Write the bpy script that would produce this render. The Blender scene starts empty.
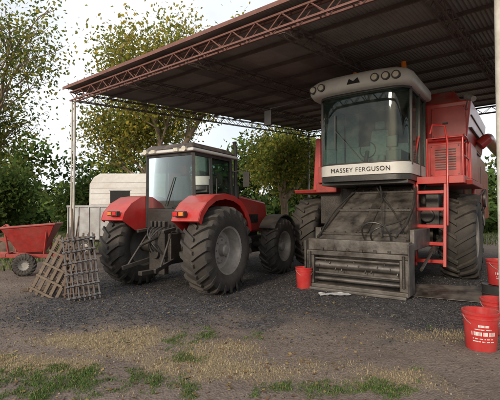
import bpy, math, random
import numpy as np
from mathutils import Vector, Matrix, noise
random.seed(7); rng=np.random.default_rng(7)
scene=bpy.context.scene
# ------------------------------------------------------------------ materials
def mat(name,c1,c2=None,rough=.6,metal=0.,scale=6.,bump=.15,dust=0.,dustcol=(.30,.25,.20),bscale=None,spec=.5,contrast=.2,coat=0.):
    m=bpy.data.materials.new(name); m.use_nodes=True; nt=m.node_tree; N=nt.nodes; L=nt.links
    b=N['Principled BSDF']; b.inputs['Roughness'].default_value=rough; b.inputs['Metallic'].default_value=metal
    b.inputs['Specular IOR Level'].default_value=spec; b.inputs['Coat Weight'].default_value=coat; b.inputs['Coat Roughness'].default_value=.12
    tc=N.new('ShaderNodeTexCoord')
    n=N.new('ShaderNodeTexNoise'); n.inputs['Scale'].default_value=scale; n.inputs['Detail'].default_value=8; n.inputs['Roughness'].default_value=.65
    L.new(tc.outputs['Object'],n.inputs['Vector'])
    r=N.new('ShaderNodeValToRGB'); r.color_ramp.elements[0].position=.5-contrast; r.color_ramp.elements[1].position=.5+contrast
    c2=c2 or tuple(x*.7 for x in c1)
    r.color_ramp.elements[0].color=(*c2,1); r.color_ramp.elements[1].color=(*c1,1)
    L.new(n.outputs['Fac'],r.inputs['Fac']); out=r.outputs['Color']
    if dust>0:
        g=N.new('ShaderNodeNewGeometry'); s=N.new('ShaderNodeSeparateXYZ'); L.new(g.outputs['Normal'],s.inputs[0])
        mr=N.new('ShaderNodeMapRange'); mr.inputs[1].default_value=-.2; mr.inputs[2].default_value=1.; mr.inputs[3].default_value=dust*.3; mr.inputs[4].default_value=min(1,dust*1.3)
        L.new(s.outputs['Z'],mr.inputs[0])
        n2=N.new('ShaderNodeTexNoise'); n2.inputs['Scale'].default_value=3.1; n2.inputs['Detail'].default_value=10; n2.inputs['Roughness'].default_value=.7
        L.new(tc.outputs['Object'],n2.inputs['Vector'])
        r2=N.new('ShaderNodeMapRange'); r2.inputs[1].default_value=.35; r2.inputs[2].default_value=.65; L.new(n2.outputs['Fac'],r2.inputs[0])
        mu=N.new('ShaderNodeMath'); mu.operation='MULTIPLY'; L.new(mr.outputs[0],mu.inputs[0]); L.new(r2.outputs[0],mu.inputs[1])
        mx=N.new('ShaderNodeMixRGB'); mx.inputs[2].default_value=(*dustcol,1); L.new(mu.outputs[0],mx.inputs[0]); L.new(out,mx.inputs[1]); out=mx.outputs[0]
        ra=N.new('ShaderNodeMapRange'); ra.inputs[3].default_value=rough; ra.inputs[4].default_value=.95; L.new(mu.outputs[0],ra.inputs[0]); L.new(ra.outputs[0],b.inputs['Roughness'])
    L.new(out,b.inputs['Base Color'])
    if bump>0:
        nb=N.new('ShaderNodeTexNoise'); nb.inputs['Scale'].default_value=bscale or scale*4; nb.inputs['Detail'].default_value=6; L.new(tc.outputs['Object'],nb.inputs['Vector'])
        bp=N.new('ShaderNodeBump'); bp.inputs['Strength'].default_value=bump; bp.inputs['Distance'].default_value=.02
        L.new(nb.outputs['Fac'],bp.inputs['Height']); L.new(bp.outputs[0],b.inputs['Normal'])
    return m
M={}
M['red']=mat('red_paint',(.50,.013,.012),(.36,.012,.011),.3,0,2.2,.03,.3,coat=.25,contrast=.14)
M['redd']=mat('red_paint_worn',(.42,.02,.016),(.22,.02,.017),.45,0,8,.08,.5)
M['tyre']=mat('tyre_rubber',(.016,.015,.015),(.035,.031,.028),.75,0,5,.2,.6,(.13,.11,.09))
M['black']=mat('black_metal',(.014,.014,.014),(.028,.026,.024),.4,0,6,.1,.3,(.14,.12,.10))
M['dark']=mat('dark_interior',(.010,.010,.010),(.016,.016,.016),.85,0,6,.0)
M['grease']=mat('greasy_iron',(.045,.04,.037),(.022,.02,.018),.45,.4,7,.3,.45,(.2,.17,.14))
M['worn']=mat('worn_steel',(.14,.135,.13),(.045,.038,.034),.4,.6,3,.2,.55,(.26,.22,.18),contrast=.13)
M['white']=mat('cab_grey_plastic',(.62,.62,.59),(.50,.49,.46),.4,0,3,.03,.35)
M['lgrey']=mat('rim_silver',(.36,.36,.35),(.20,.18,.16),.45,.3,6,.1,.75,(.24,.20,.16))
M['seat']=mat('seat_cloth',(.20,.20,.21),(.12,.12,.13),.9,0,12,.2)
M['amber']=mat('amber_lens',(.75,.22,.03),(.6,.16,.02),.2,0,30,.0)
M['lens']=mat('lamp_glass',(.66,.62,.5),(.45,.40,.30),.1,.3,40,.1)
M['redlens']=mat('red_lens',(.6,.02,.02),None,.2,0,30,0)
M['galv']=mat('galvanised',(.38,.40,.42),(.22,.21,.21),.55,.4,2.5,.1,.4)
M['postw']=mat('post_whitewash',(.60,.58,.53),(.36,.33,.28),.75,0,5,.25,.2)
M['rusttruss']=mat('red_oxide_steel',(.21,.085,.07),(.12,.055,.045),.75,0,9,.2,.2)
M['trussg']=mat('grey_brown_steel',(.15,.11,.10),(.09,.062,.055),.7,.1,5,.2,.2)
M['rust']=mat('rusty_iron',(.14,.08,.055),(.08,.06,.05),.85,.1,11,.3,.3)
M['bluegrey']=mat('weathered_grey_paint',(.10,.11,.135),(.075,.06,.05),.7,.1,9,.3,.3)
M['wood']=mat('old_wood',(.16,.115,.08),(.08,.058,.042),.9,0,9,.4,.3)
M['bucket']=mat('red_plastic',(.50,.02,.02),(.40,.018,.02),.34,0,5,.03,.5)
M['label']=mat('label_white',(.72,.71,.70),(.58,.55,.52),.5,0,25,.0)
M['cara']=mat('caravan_white_paint',(.68,.68,.68),(.50,.47,.44),.5,0,1.6,.03,.4)
M['rag']=mat('white_rag',(.62,.61,.60),(.45,.43,.42),.9,0,12,.3)
M['bark']=mat('bark',(.30,.23,.16),(.14,.105,.075),.95,0,4,.5,bscale=14)
M['roofdark']=mat('cab_roof_dark',(.045,.035,.035),(.03,.025,.025),.4,0,4,.05,.5)
def glassmat(name,tint,refl,dirt):
    m=bpy.data.materials.new(name); m.use_nodes=True; nt=m.node_tree; N=nt.nodes; L=nt.links
    N.remove(N['Principled BSDF']); o=N['Material Output']
    t=N.new('ShaderNodeBsdfTransparent'); t.inputs[0].default_value=(*tint,1)
    g=N.new('ShaderNodeBsdfGlossy'); g.inputs['Roughness'].default_value=.03; g.inputs[0].default_value=(.85,.95,.95,1)
    d=N.new('ShaderNodeBsdfDiffuse'); d.inputs[0].default_value=(.32,.31,.27,1)
    f=N.new('ShaderNodeFresnel'); f.inputs[0].default_value=1.45
    mx=N.new('ShaderNodeMixShader'); ad=N.new('ShaderNodeMath'); ad.operation='MULTIPLY_ADD'; ad.inputs[1].default_value=1.; ad.inputs[2].default_value=refl; ad.use_clamp=True
    L.new(f.outputs[0],ad.inputs[0]); L.new(ad.outputs[0],mx.inputs[0]); L.new(t.outputs[0],mx.inputs[1]); L.new(g.outputs[0],mx.inputs[2])
    tc=N.new('ShaderNodeTexCoord'); n=N.new('ShaderNodeTexNoise'); n.inputs['Scale'].default_value=4; n.inputs['Detail'].default_value=10; L.new(tc.outputs['Object'],n.inputs['Vector'])
    r=N.new('ShaderNodeMapRange'); r.inputs[1].default_value=.45; r.inputs[2].default_value=.8; r.inputs[3].default_value=.01; r.inputs[4].default_value=dirt; L.new(n.outputs['Fac'],r.inputs[0])
    m2=N.new('ShaderNodeMixShader'); L.new(r.outputs[0],m2.inputs[0]); L.new(mx.outputs[0],m2.inputs[1]); L.new(d.outputs[0],m2.inputs[2]); L.new(m2.outputs[0],o.inputs[0])
    return m
M['glass']=glassmat('cab_glass',(.55,.74,.66),.0,.12)
M['glass2']=glassmat('tinted_cab_glass',(.30,.42,.38),.0,.12)
def leafmat(name,tr=.35):
    m=bpy.data.materials.new(name); m.use_nodes=True; nt=m.node_tree; N=nt.nodes; L=nt.links
    N.remove(N['Principled BSDF']); o=N['Material Output']
    a=N.new('ShaderNodeAttribute'); a.attribute_name='Col'
    d=N.new('ShaderNodeBsdfDiffuse'); L.new(a.outputs['Color'],d.inputs[0])
    if tr>0:
        t=N.new('ShaderNodeBsdfTranslucent'); mx=N.new('ShaderNodeMixShader'); mx.inputs[0].default_value=tr
        L.new(a.outputs['Color'],t.inputs[0]); L.new(d.outputs[0],mx.inputs[1]); L.new(t.outputs[0],mx.inputs[2]); L.new(mx.outputs[0],o.inputs[0])
    else: L.new(d.outputs[0],o.inputs[0])
    return m
M['leaf']=leafmat('leaf_foliage',.45); M['leafd']=leafmat('distant_foliage',0.); M['grass']=leafmat('grass_blades',.0); M['stone']=leafmat('gravel_stones',0.)
# ------------------------------------------------------------------ geometry
class G:
    def __init__(s): s.v=[]; s.f=[]
    def add(s,vs,fs):
        o=len(s.v); s.v+= [tuple(v) for v in vs]; s.f+=[tuple(i+o for i in f) for f in fs]; return s
    def hexa(s,p):
        return s.add(p,[(3,2,1,0),(4,5,6,7),(0,1,5,4),(1,2,6,5),(2,3,7,6),(3,0,4,7)])
    def box(s,x0,x1,y0,y1,z0,z1):
        return s.hexa([(x0,y0,z0),(x1,y0,z0),(x1,y1,z0),(x0,y1,z0),(x0,y0,z1),(x1,y0,z1),(x1,y1,z1),(x0,y1,z1)])
    def obox(s,c,size,rot):
        hx,hy,hz=[k/2 for k in size]; P=[(-hx,-hy,-hz),(hx,-hy,-hz),(hx,hy,-hz),(-hx,hy,-hz),(-hx,-hy,hz),(hx,-hy,hz),(hx,hy,hz),(-hx,hy,hz)]
        return s.hexa([Vector(c)+rot@Vector(p) for p in P])
    def beam(s,a,b,w,h=None):
        a=Vector(a);b=Vector(b);h=h or w;d=(b-a);q=d.to_track_quat('Y','Z').to_matrix()
        return s.obox((a+b)/2,(w,d.length,h),q)
    def tube(s,pts,r,n=10,r2=None,cap=True):
        pts=[Vector(p) for p in pts]; o=len(s.v); K=len(pts); prev=None
        for i,p in enumerate(pts):
            d=(pts[min(i+1,K-1)]-pts[max(i-1,0)]).normalized()
            if prev is None:
                up=Vector((0,0,1)) if abs(d.z)<.9 else Vector((1,0,0)); a=d.cross(up).normalized()
            else:
                a=(prev-d*prev.dot(d)).normalized()
            prev=a; b=d.cross(a); rr=r if r2 is None else r+(r2-r)*i/(K-1)
            for k in range(n):
                t=2*math.pi*k/n; s.v.append(tuple(p+a*math.cos(t)*rr+b*math.sin(t)*rr))
        for i in range(K-1):
            for k in range(n):
                k2=(k+1)%n; s.f.append((o+i*n+k,o+i*n+k2,o+(i+1)*n+k2,o+(i+1)*n+k))
        if cap:
            s.f.append(tuple(o+k for k in reversed(range(n)))); s.f.append(tuple(o+(K-1)*n+k for k in range(n)))
        return s
    def lathe(s,prof,c=(0,0,0),axis='x',n=48,closed=False):
        o=len(s.v); K=len(prof)
        for k in range(n):
            t=2*math.pi*k/n
            for (x,r) in prof:
                if axis=='x': s.v.append((c[0]+x,c[1]+r*math.cos(t),c[2]+r*math.sin(t)))
                elif axis=='z': s.v.append((c[0]+r*math.cos(t),c[1]+r*math.sin(t),c[2]+x))
                else: s.v.append((c[0]+r*math.sin(t),c[1]+x,c[2]+r*math.cos(t)))
        for k in range(n):
            k2=(k+1)%n
            for j in range(K if closed else K-1):
                j2=(j+1)%K; s.f.append((o+k*K+j,o+k*K+j2,o+k2*K+j2,o+k2*K+j))
        return s
    def ribbon(s,pl,z0,z1,t=.02,lean=0.):
        n=len(pl); P=[Vector((p[0],p[1])) for p in pl]; nm=[]
        for i in range(n):
            d=(P[min(i+1,n-1)]-P[max(i-1,0)]).normalized(); nm.append(Vector((d.y,-d.x)))
        vs=[]
        for i in range(n):
            a=P[i]; b=P[i]+nm[i]*t
            vs+=[(a.x,a.y,z0),(b.x,b.y,z0),(b.x,b.y+lean,z1),(a.x,a.y+lean,z1)]
        fs=[]
        for i in range(n-1):
            for j in range(4):
                j2=(j+1)%4; fs.append((i*4+j,i*4+j2,(i+1)*4+j2,(i+1)*4+j))
        fs+= [(3,2,1,0),((n-1)*4,(n-1)*4+1,(n-1)*4+2,(n-1)*4+3)]
        return s.add(vs,fs)
    def sheet(s,pl,z0,z1):
        n=len(pl); return s.add([(p[0],p[1],z) for z in (z0,z1) for p in pl],[(i,i+1,n+i+1,n+i) for i in range(n-1)])
    def prism(s,pts,a0,a1,plane='yz'):
        def m(p,a):
            return (a,p[0],p[1]) if plane=='yz' else ((p[0],a,p[1]) if plane=='xz' else (p[0],p[1],a))
        n=len(pts); vs=[m(p,a0) for p in pts]+[m(p,a1) for p in pts]
        fs=[tuple(reversed(range(n))),tuple(range(n,2*n))]+[(i,(i+1)%n,n+(i+1)%n,n+i) for i in range(n)]
        return s.add(vs,fs)
    def obj(s,name,m,parent=None,bevel=0.,smooth=35,segs=2):
        me=bpy.data.meshes.new(name); me.from_pydata(s.v,[],s.f); me.update()
        import bmesh
        bm=bmesh.new(); bm.from_mesh(me); bmesh.ops.recalc_face_normals(bm,faces=bm.faces); bm.to_mesh(me); bm.free()
        o=bpy.data.objects.new(name,me); scene.collection.objects.link(o)
        me.materials.append(M[m] if isinstance(m,str) else m)
        if smooth:
            me.polygons.foreach_set('use_smooth',[True]*len(me.polygons)); me.set_sharp_from_angle(angle=math.radians(smooth))
        if bevel:
            b=o.modifiers.new('bevel','BEVEL'); b.width=bevel; b.segments=segs; b.limit_method='ANGLE'; b.angle_limit=math.radians(40); b.harden_normals=True
        if parent: o.parent=parent
        return o
def empty(name,loc=(0,0,0),rz=0.):
    e=bpy.data.objects.new(name,None); scene.collection.objects.link(e); e.location=loc; e.rotation_euler=(0,0,rz); e.empty_display_size=.3; return e
def bez(a,b,c,d,n=12):
    a,b,c,d=map(Vector,(a,b,c,d)); return [a*(1-t)**3+b*3*t*(1-t)**2+c*3*t*t*(1-t)+d*t**3 for t in [i/n for i in range(n+1)]]
def wheel(parent,name,c,R,w,rr,side,nl=22,lug=.045,rim='lgrey',bolts=8):
    g=G(); b=R-lug
    prof=[(-w*.40,rr-.02),(-w*.44,rr+.02),(-w*.49,rr+.35*(b-rr)),(-w*.5,rr+.6*(b-rr)),(-w*.475,b-.07),(-w*.42,b-.025),(-w*.25,b-.005),(0,b),(w*.25,b-.005),(w*.42,b-.025),(w*.475,b-.07),(w*.5,rr+.6*(b-rr)),(w*.49,rr+.35*(b-rr)),(w*.44,rr+.02),(w*.40,rr-.02)]
    g.lathe(prof,c,'x',64)
    st=2*math.pi/nl
    for k in range(nl):
        for s in (-1,1):
            a0=k*st+(st/2 if s>0 else 0); ring=[]
            for (x,da,r0,r1,h) in [(-.03*w,0,b-.02,R,.17),(.22*w,.42,b-.02,R,.16),(.42*w,.75,b-.05,R-.012,.17),(.505*w,.92,b-.10,R-.05,.19),(.515*w,.98,b-.15,b-.13,.16)]:
                for (dd,r) in ((-h,r0),(h,r0),(h*.75,r1),(-h*.75,r1)):
                    t=a0-(da-dd)*st; ring.append((c[0]+s*x,c[1]+r*math.cos(t),c[2]+r*math.sin(t)))
            fs=[(3,2,1,0)]
            for i in range(4):
                for j in range(4): fs.append((i*4+j,i*4+(j+1)%4,(i+1)*4+(j+1)%4,(i+1)*4+j))
            fs.append((16,17,18,19)); g.add(ring,fs)
    g.obj(name+'_tyre','tyre',parent,0,40)
    h=G(); S=side
    P=[(S*w*.40,rr-.03),(S*w*.44,rr+.025),(S*w*.42,rr+.03),(S*w*.40,rr-.02),(S*w*.30,rr-.05),(S*w*.05,rr-.09),(S*w*.02,rr-.12),(S*w*.02,rr*.62),(S*w*.12,rr*.52),(S*w*.14,rr*.36),(S*w*.14,.12),(S*w*.30,.11),(S*w*.34,.08),(S*w*.34,.0)]
    h.lathe(P,c,'x',48)
    h.lathe([(-S*w*.40,rr-.02),(-S*w*.1,rr-.08),(-S*w*.05,rr*.6),(-S*w*.05,0)],c,'x',48)
    for k in range(bolts):
        t=2*math.pi*k/bolts; y=c[1]+math.cos(t)*rr*.43; z=c[2]+math.sin(t)*rr*.43
        h.tube([(c[0]+S*w*.13,y,z),(c[0]+S*w*.19,y,z)],.018,6)
    h.obj(name+'_rim',rim,parent,0,30)
# ------------------------------------------------------------------ camera
cam=bpy.data.cameras.new('camera'); co=bpy.data.objects.new('camera',cam); scene.collection.objects.link(co); scene.camera=co
co.location=(0,0,1.6); co.rotation_euler=(math.radians(90+1.6),0,0); cam.sensor_width=36; cam.lens=28.8; cam.clip_end=2000
# ------------------------------------------------------------------ light
w=bpy.data.worlds.new('World'); scene.world=w; w.use_nodes=True; nt=w.node_tree; N=nt.nodes; L=nt.links
sky=N.new('ShaderNodeTexSky'); sky.sky_type='NISHITA'; sky.sun_disc=False; sky.sun_elevation=math.radians(18); sky.sun_rotation=math.radians(209); sky.dust_density=3
tc=N.new('ShaderNodeTexCoord'); nz=N.new('ShaderNodeTexNoise'); nz.inputs['Scale'].default_value=2.2; nz.inputs['Detail'].default_value=7; L.new(tc.outputs['Generated'],nz.inputs['Vector'])
mr=N.new('ShaderNodeMapRange'); mr.inputs[1].default_value=.35; mr.inputs[2].default_value=.62; mr.inputs[3].default_value=.6; mr.inputs[4].default_value=.97; L.new(nz.outputs['Fac'],mr.inputs[0])
mx=N.new('ShaderNodeMixRGB'); mx.inputs[2].default_value=(7.7,7.9,8.1,1); L.new(mr.outputs[0],mx.inputs[0]); L.new(sky.outputs[0],mx.inputs[1]); L.new(mx.outputs[0],N['Background'].inputs[0]); N['Background'].inputs[1].default_value=.15
sd=bpy.data.lights.new('sun','SUN'); sd.energy=2.6; sd.angle=math.radians(8); sd.color=(1,.87,.70); so=bpy.data.objects.new('sun',sd); scene.collection.objects.link(so)
so.rotation_euler=Vector((.461,.832,-.309)).to_track_quat('-Z','Y').to_euler()
scene.view_settings.view_transform='Standard'; scene.view_settings.look='None'; scene.view_settings.exposure=0
# ------------------------------------------------------------------ ground
def sm(x,a,b):
    t=max(0,min(1,(x-a)/(b-a))); return t*t*(3-2*t)
def gravel_mask(x,y):
    n=noise.noise(Vector((x*.5,y*.5,3)))*.9+noise.noise(Vector((x*1.7,y*1.7,8)))*.5
    lo=sm(y+n,4.9,6.3)*(1-sm(y,13,20)); l=sm(x+n,-5.2,-3.2)
    return lo*l
def straw_mask(x,y):
    n=noise.noise(Vector((x*.9,y*.9,13)))*.8+noise.noise(Vector((x*2.7,y*2.7,18)))*.6
    v=-.3
    for (cx,cy,rx,ry) in [(-1.55,5.0,1.0,.55),(.1,4.1,1.1,.35),(-.6,4.6,.8,.5),(1.2,3.9,.8,.3),(2.4,5.2,.9,.3),(-2.6,4.2,1.0,.4)]:
        d=((x-cx)/rx)**2+((y-cy)/ry)**2; v=max(v,1-d*.7)
    return max(0,min(1,(v+n)*1.1-.1))
def green_mask(x,y):
    n=noise.noise(Vector((x*1.5,y*1.5,23)))*.9+noise.noise(Vector((x*4.7,y*4.7,28)))*.9+noise.noise(Vector((x*13,y*13,2)))*.5
    v=-.75
    for (cx,cy,rx,ry,k) in [(-2.1,3.75,.8,.35,.75),(-.62,5.1,.32,.45,.6),(-1.1,3.75,.7,.3,.45),(.95,3.65,.42,.22,.55),(-.55,4.35,.35,.3,.3),(-3.3,4.3,1.0,.5,.1),(.05,5.2,.4,.2,.1),(-.1,3.6,.8,.2,0)]:
        d=((x-cx)/rx)**2+((y-cy)/ry)**2; v=max(v,k-d*.5)
    if x<-6.5 and y>11: v=max(v,.8)
    if y>19: v=max(v,.6)
    return max(0,min(1,(v+n)*1.1))
def gz(x,y):
    if abs(x)>40 or y>50 or y<-10: return 0.
    return .018*noise.noise(Vector((x*.9,y*.9,0)))+.012*noise.noise(Vector((x*3.1,y*3.1,5)))+.007*noise.noise(Vector((x*9,y*9,2)))
def axis(lo,fa,fb,hi,step):
    a=[fa+i*step for i in range(int((fb-fa)/step)+1)]; s=step; p=a[-1]
    while p<hi: s*=1.25; p+=s; a.append(p)
    s=step; p=a[0]; pre=[]
    while p>lo: s*=1.25; p-=s; pre.append(p)
    return pre[::-1]+a
xs=axis(-700,-5.5,6,700,.05); ys=axis(-300,2.6,11.5,900,.05); nx=len(xs)
V=[(x,y,gz(x,y)) for y in ys for x in xs]
F=[(j*nx+i,j*nx+i+1,(j+1)*nx+i+1,(j+1)*nx+i) for j in range(len(ys)-1) for i in range(nx-1)]
me=bpy.data.meshes.new('ground'); me.from_pydata(V,[],F); me.polygons.foreach_set('use_smooth',[True]*len(F))
ca=me.color_attributes.new('mask','FLOAT_COLOR','POINT'); arr=[]
for (x,y,z) in V:
    arr+= [gravel_mask(x,y),straw_mask(x,y) if 2<y<8 else 0,green_mask(x,y),1]
ca.data.foreach_set('color',arr)
gm=bpy.data.materials.new('ground_dirt'); gm.use_nodes=True; nt=gm.node_tree; N=nt.nodes; L=nt.links; b=N['Principled BSDF']; b.inputs['Roughness'].default_value=.95; b.inputs['Specular IOR Level'].default_value=.2
tc=N.new('ShaderNodeTexCoord')
def nz_(s,d=8,r=.65):
    n=N.new('ShaderNodeTexNoise'); n.inputs['Scale'].default_value=s; n.inputs['Detail'].default_value=d; n.inputs['Roughness'].default_value=r; L.new(tc.outputs['Object'],n.inputs['Vector']); return n.outputs['Fac']
def ramp(f,cols):
    r=N.new('ShaderNodeValToRGB'); e=r.color_ramp.elements
    e[0].position=cols[0][0]; e[0].color=(*cols[0][1],1); e[1].position=cols[-1][0]; e[1].color=(*cols[-1][1],1)
    for p,c in cols[1:-1]: q=e.new(p); q.color=(*c,1)
    L.new(f,r.inputs[0]); return r.outputs[0]
def mixc(f,a,b_):
    m=N.new('ShaderNodeMixRGB'); L.new(f,m.inputs[0]); L.new(a,m.inputs[1]); L.new(b_,m.inputs[2]); return m.outputs[0]
at=N.new('ShaderNodeAttribute'); at.attribute_name='mask'; sp=N.new('ShaderNodeSeparateColor'); L.new(at.outputs['Color'],sp.inputs[0])
dirt=ramp(nz_(1.1,12,.7),[(.3,(.105,.078,.064)),(.5,(.185,.145,.122)),(.7,(.29,.235,.195))])
dirt2=ramp(nz_(24,8,.7),[(.35,(.09,.068,.055)),(.65,(.28,.22,.18))]); mh=N.new('ShaderNodeMixRGB'); mh.inputs[0].default_value=.5; L.new(dirt,mh.inputs[1]); L.new(dirt2,mh.inputs[2]); dirt=mh.outputs[0]
vo=N.new('ShaderNodeTexVoronoi'); vo.inputs['Scale'].default_value=42; L.new(tc.outputs['Object'],vo.inputs['Vector'])
vs=N.new('ShaderNodeSeparateColor'); L.new(vo.outputs['Color'],vs.inputs[0])
grav=ramp(vs.outputs[0],[(0,(.026,.025,.027)),(.6,(.066,.063,.066)),(1,(.15,.14,.14))])
straw=ramp(nz_(60,5,.7),[(.35,(.16,.12,.075)),(.65,(.38,.30,.19))])
grn=ramp(nz_(50,5,.7),[(.35,(.05,.055,.025)),(.65,(.13,.14,.06))])
def scaled(sock,nf,k):
    m=N.new('ShaderNodeMath'); m.operation='MULTIPLY_ADD'; m.inputs[1].default_value=1.; L.new(sock,m.inputs[0])
    a=N.new('ShaderNodeMapRange'); a.inputs[1].default_value=.3; a.inputs[2].default_value=.7; a.inputs[3].default_value=-k; a.inputs[4].default_value=k; L.new(nf,a.inputs[0]); L.new(a.outputs[0],m.inputs[2]); m.use_clamp=True
    q=N.new('ShaderNodeMath'); q.operation='MULTIPLY'; q.use_clamp=True; L.new(m.outputs[0],q.inputs[0]); L.new(sock,q.inputs[1])
    return q.outputs[0]
c=mixc(scaled(sp.outputs[1],nz_(14),.5),dirt,straw); c=mixc(scaled(sp.outputs[0],nz_(6),.6),c,grav); c=mixc(scaled(sp.outputs[2],nz_(18),.5),c,grn)
L.new(c,b.inputs['Base Color'])
bm_=N.new('ShaderNodeBump'); bm_.inputs['Strength'].default_value=.9; bm_.inputs['Distance'].default_value=.014; ad=N.new('ShaderNodeMath'); L.new(nz_(30,10,.75),ad.inputs[0]); L.new(vo.outputs['Distance'],ad.inputs[1]); L.new(ad.outputs[0],bm_.inputs['Height']); L.new(bm_.outputs[0],b.inputs['Normal'])
me.materials.append(gm); go=bpy.data.objects.new('ground',me); scene.collection.objects.link(go)

def bulk(name,V,F,C,m,parent=None):
    me=bpy.data.meshes.new(name); k=F.shape[1]; me.vertices.add(len(V)); me.vertices.foreach_set('co',V.astype(np.float32).ravel())
    me.loops.add(F.size); me.loops.foreach_set('vertex_index',F.astype(np.int32).ravel()); me.polygons.add(len(F)); me.polygons.foreach_set('loop_start',np.arange(0,F.size,k,dtype=np.int32)); me.polygons.foreach_set('loop_total',np.full(len(F),k,dtype=np.int32))
    me.update(calc_edges=True); a=me.color_attributes.new('Col','FLOAT_COLOR','CORNER'); cc=np.ones((len(F),k,4),dtype=np.float32); cc[:,:,:3]=C[:,None,:]; a.data.foreach_set('color',cc.ravel())
    me.materials.append(M[m]); o=bpy.data.objects.new(name,me); scene.collection.objects.link(o)
    if parent: o.parent=parent
    return o
def stones():
    P=[];S=[];C=[]
    while len(P)<16000:
        y=random.uniform(3.3,11) ; x=random.uniform(-.66*y-.3,.66*y+.3); gk=gravel_mask(x,y)
        if random.random()<gk*.95+.09:
            P.append((x,y,gz(x,y))); s=random.uniform(.006,.015)*(1.5 if random.random()<.08 else 1); S.append(s); k=random.uniform(.03,.13)*(1.8 if random.random()<.08 else 1)
            C.append((k,k*.96,k*.96) if gk>.3 else (k*1.5,k*1.25,k*1.05))
    P=np.array(P);S=np.array(S);C=np.array(C); base=np.array([(1,0,0),(0,1,0),(-1,0,0),(0,-1,0),(0,0,.8),(0,0,-.6)]); n=len(P)
    V=base[None]*(rng.uniform(.6,1.3,(n,6,1)))*S[:,None,None]; a=rng.uniform(0,6.28,n); ca,sa=np.cos(a),np.sin(a)
    X=V[:,:,0]*ca[:,None]-V[:,:,1]*sa[:,None]; Y=V[:,:,0]*sa[:,None]+V[:,:,1]*ca[:,None]; V=np.stack([X,Y,V[:,:,2]],2)+P[:,None,:]+np.array([0,0,.003])
    f=np.array([(0,1,4),(1,2,4),(2,3,4),(3,0,4),(1,0,5),(2,1,5),(3,2,5),(0,3,5)]); F=(f[None]+(np.arange(n)*6)[:,None,None]).reshape(-1,3)
    bulk('gravel',V.reshape(-1,3),F,np.repeat(C,8,0)*rng.uniform(.85,1.15,(n*8,1)),'stone')
stones()
def blades(name,count,mask,h0,h1,cols,ylo,yhi,flat=.4,thr=.2,xr=.68,wid=.004):
    P=[];K=[]
    tries=0
    while len(P)<count and tries<count*30:
        tries+=1
        y=random.uniform(ylo,yhi); x=random.uniform(-xr*y-.2,xr*y+.2); k=mask(x,y)
        if k>thr and random.random()<k: P.append((x,y,gz(x,y)-.003)); K.append(.55+.45*k)
    P=np.array(P); n=len(P); h=rng.uniform(h0,h1,n)*np.array(K); a=rng.uniform(0,6.28,n); w_=wid*rng.uniform(.6,1.4,n)
    d=np.stack([np.cos(a),np.sin(a),0*a],1); le=rng.uniform(0,1,n)*flat; b_=rng.uniform(0,6.28,n); ld=np.stack([np.cos(b_),np.sin(b_),0*b_],1)
    p0=P-d*w_[:,None]; p1=P+d*w_[:,None]; up=np.array([0,0,1.])
    m_=P+ld*(h*le*.4)[:,None]+up*(h*.6)[:,None]*np.sqrt(1-np.minimum(le,.95)**2)[:,None]; t=P+ld*(h*le*1.1)[:,None]+up*(h*np.sqrt(1-np.minimum(le,.97)**2))[:,None]
    V=np.stack([p0,p1,m_+d*w_[:,None]*.7,m_-d*w_[:,None]*.7,t,t+d*.0005],1).reshape(-1,3); i=np.arange(n)*6
    F=np.concatenate([np.stack([i,i+1,i+2,i+3],1),np.stack([i+3,i+2,i+5,i+4],1)])
    cols=np.array(cols); C=cols[rng.integers(0,len(cols),n)]*rng.uniform(.7,1.3,(n,1)); bulk(name,V,F,np.concatenate([C,C]),'grass')
blades('grass',24000,green_mask,.010,.042,[(.07,.13,.035),(.09,.15,.04),(.12,.16,.06),(.18,.17,.08),(.055,.10,.03)],3.0,6.4,1.1,.08,wid=.0032)
blades('dry_grass',22000,straw_mask,.015,.045,[(.36,.28,.16),(.26,.20,.12),(.42,.34,.21)],3.0,6.6,1.8,.1,wid=.0022)
blades('grass_verge',16000,lambda x,y: 1 if (x<-6.3+.5*noise.noise(Vector((x,y,0))) and y>10.6) or y>18.5 else 0,.08,.22,[(.08,.12,.03),(.10,.15,.04),(.15,.16,.06)],10.5,30,.7,.25,.75,.014)
def litter(n=1500):
    P=[]
    for i in range(n):
        y=random.uniform(3.3,12)**1.0; x=random.uniform(-.66*y,.3*y); P.append((x,y,gz(x,y)+.008))
    P=np.array(P); a=rng.uniform(0,6.28,n); s=rng.uniform(.010,.03,n); u=np.stack([np.cos(a),np.sin(a),rng.uniform(-.3,.3,n)],1)*s[:,None]; v=np.stack([-np.sin(a),np.cos(a),rng.uniform(-.3,.3,n)],1)*s[:,None]*.7
    V=np.stack([P-u,P-v*1.,P+u,P+v],1).reshape(-1,3); F=np.arange(n*4).reshape(-1,4); C=np.array([(.20,.13,.06),(.14,.085,.045),(.28,.2,.09)])[rng.integers(0,3,n)]
    bulk('fallen_leaves',V,F,C,'grass')
litter()
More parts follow.
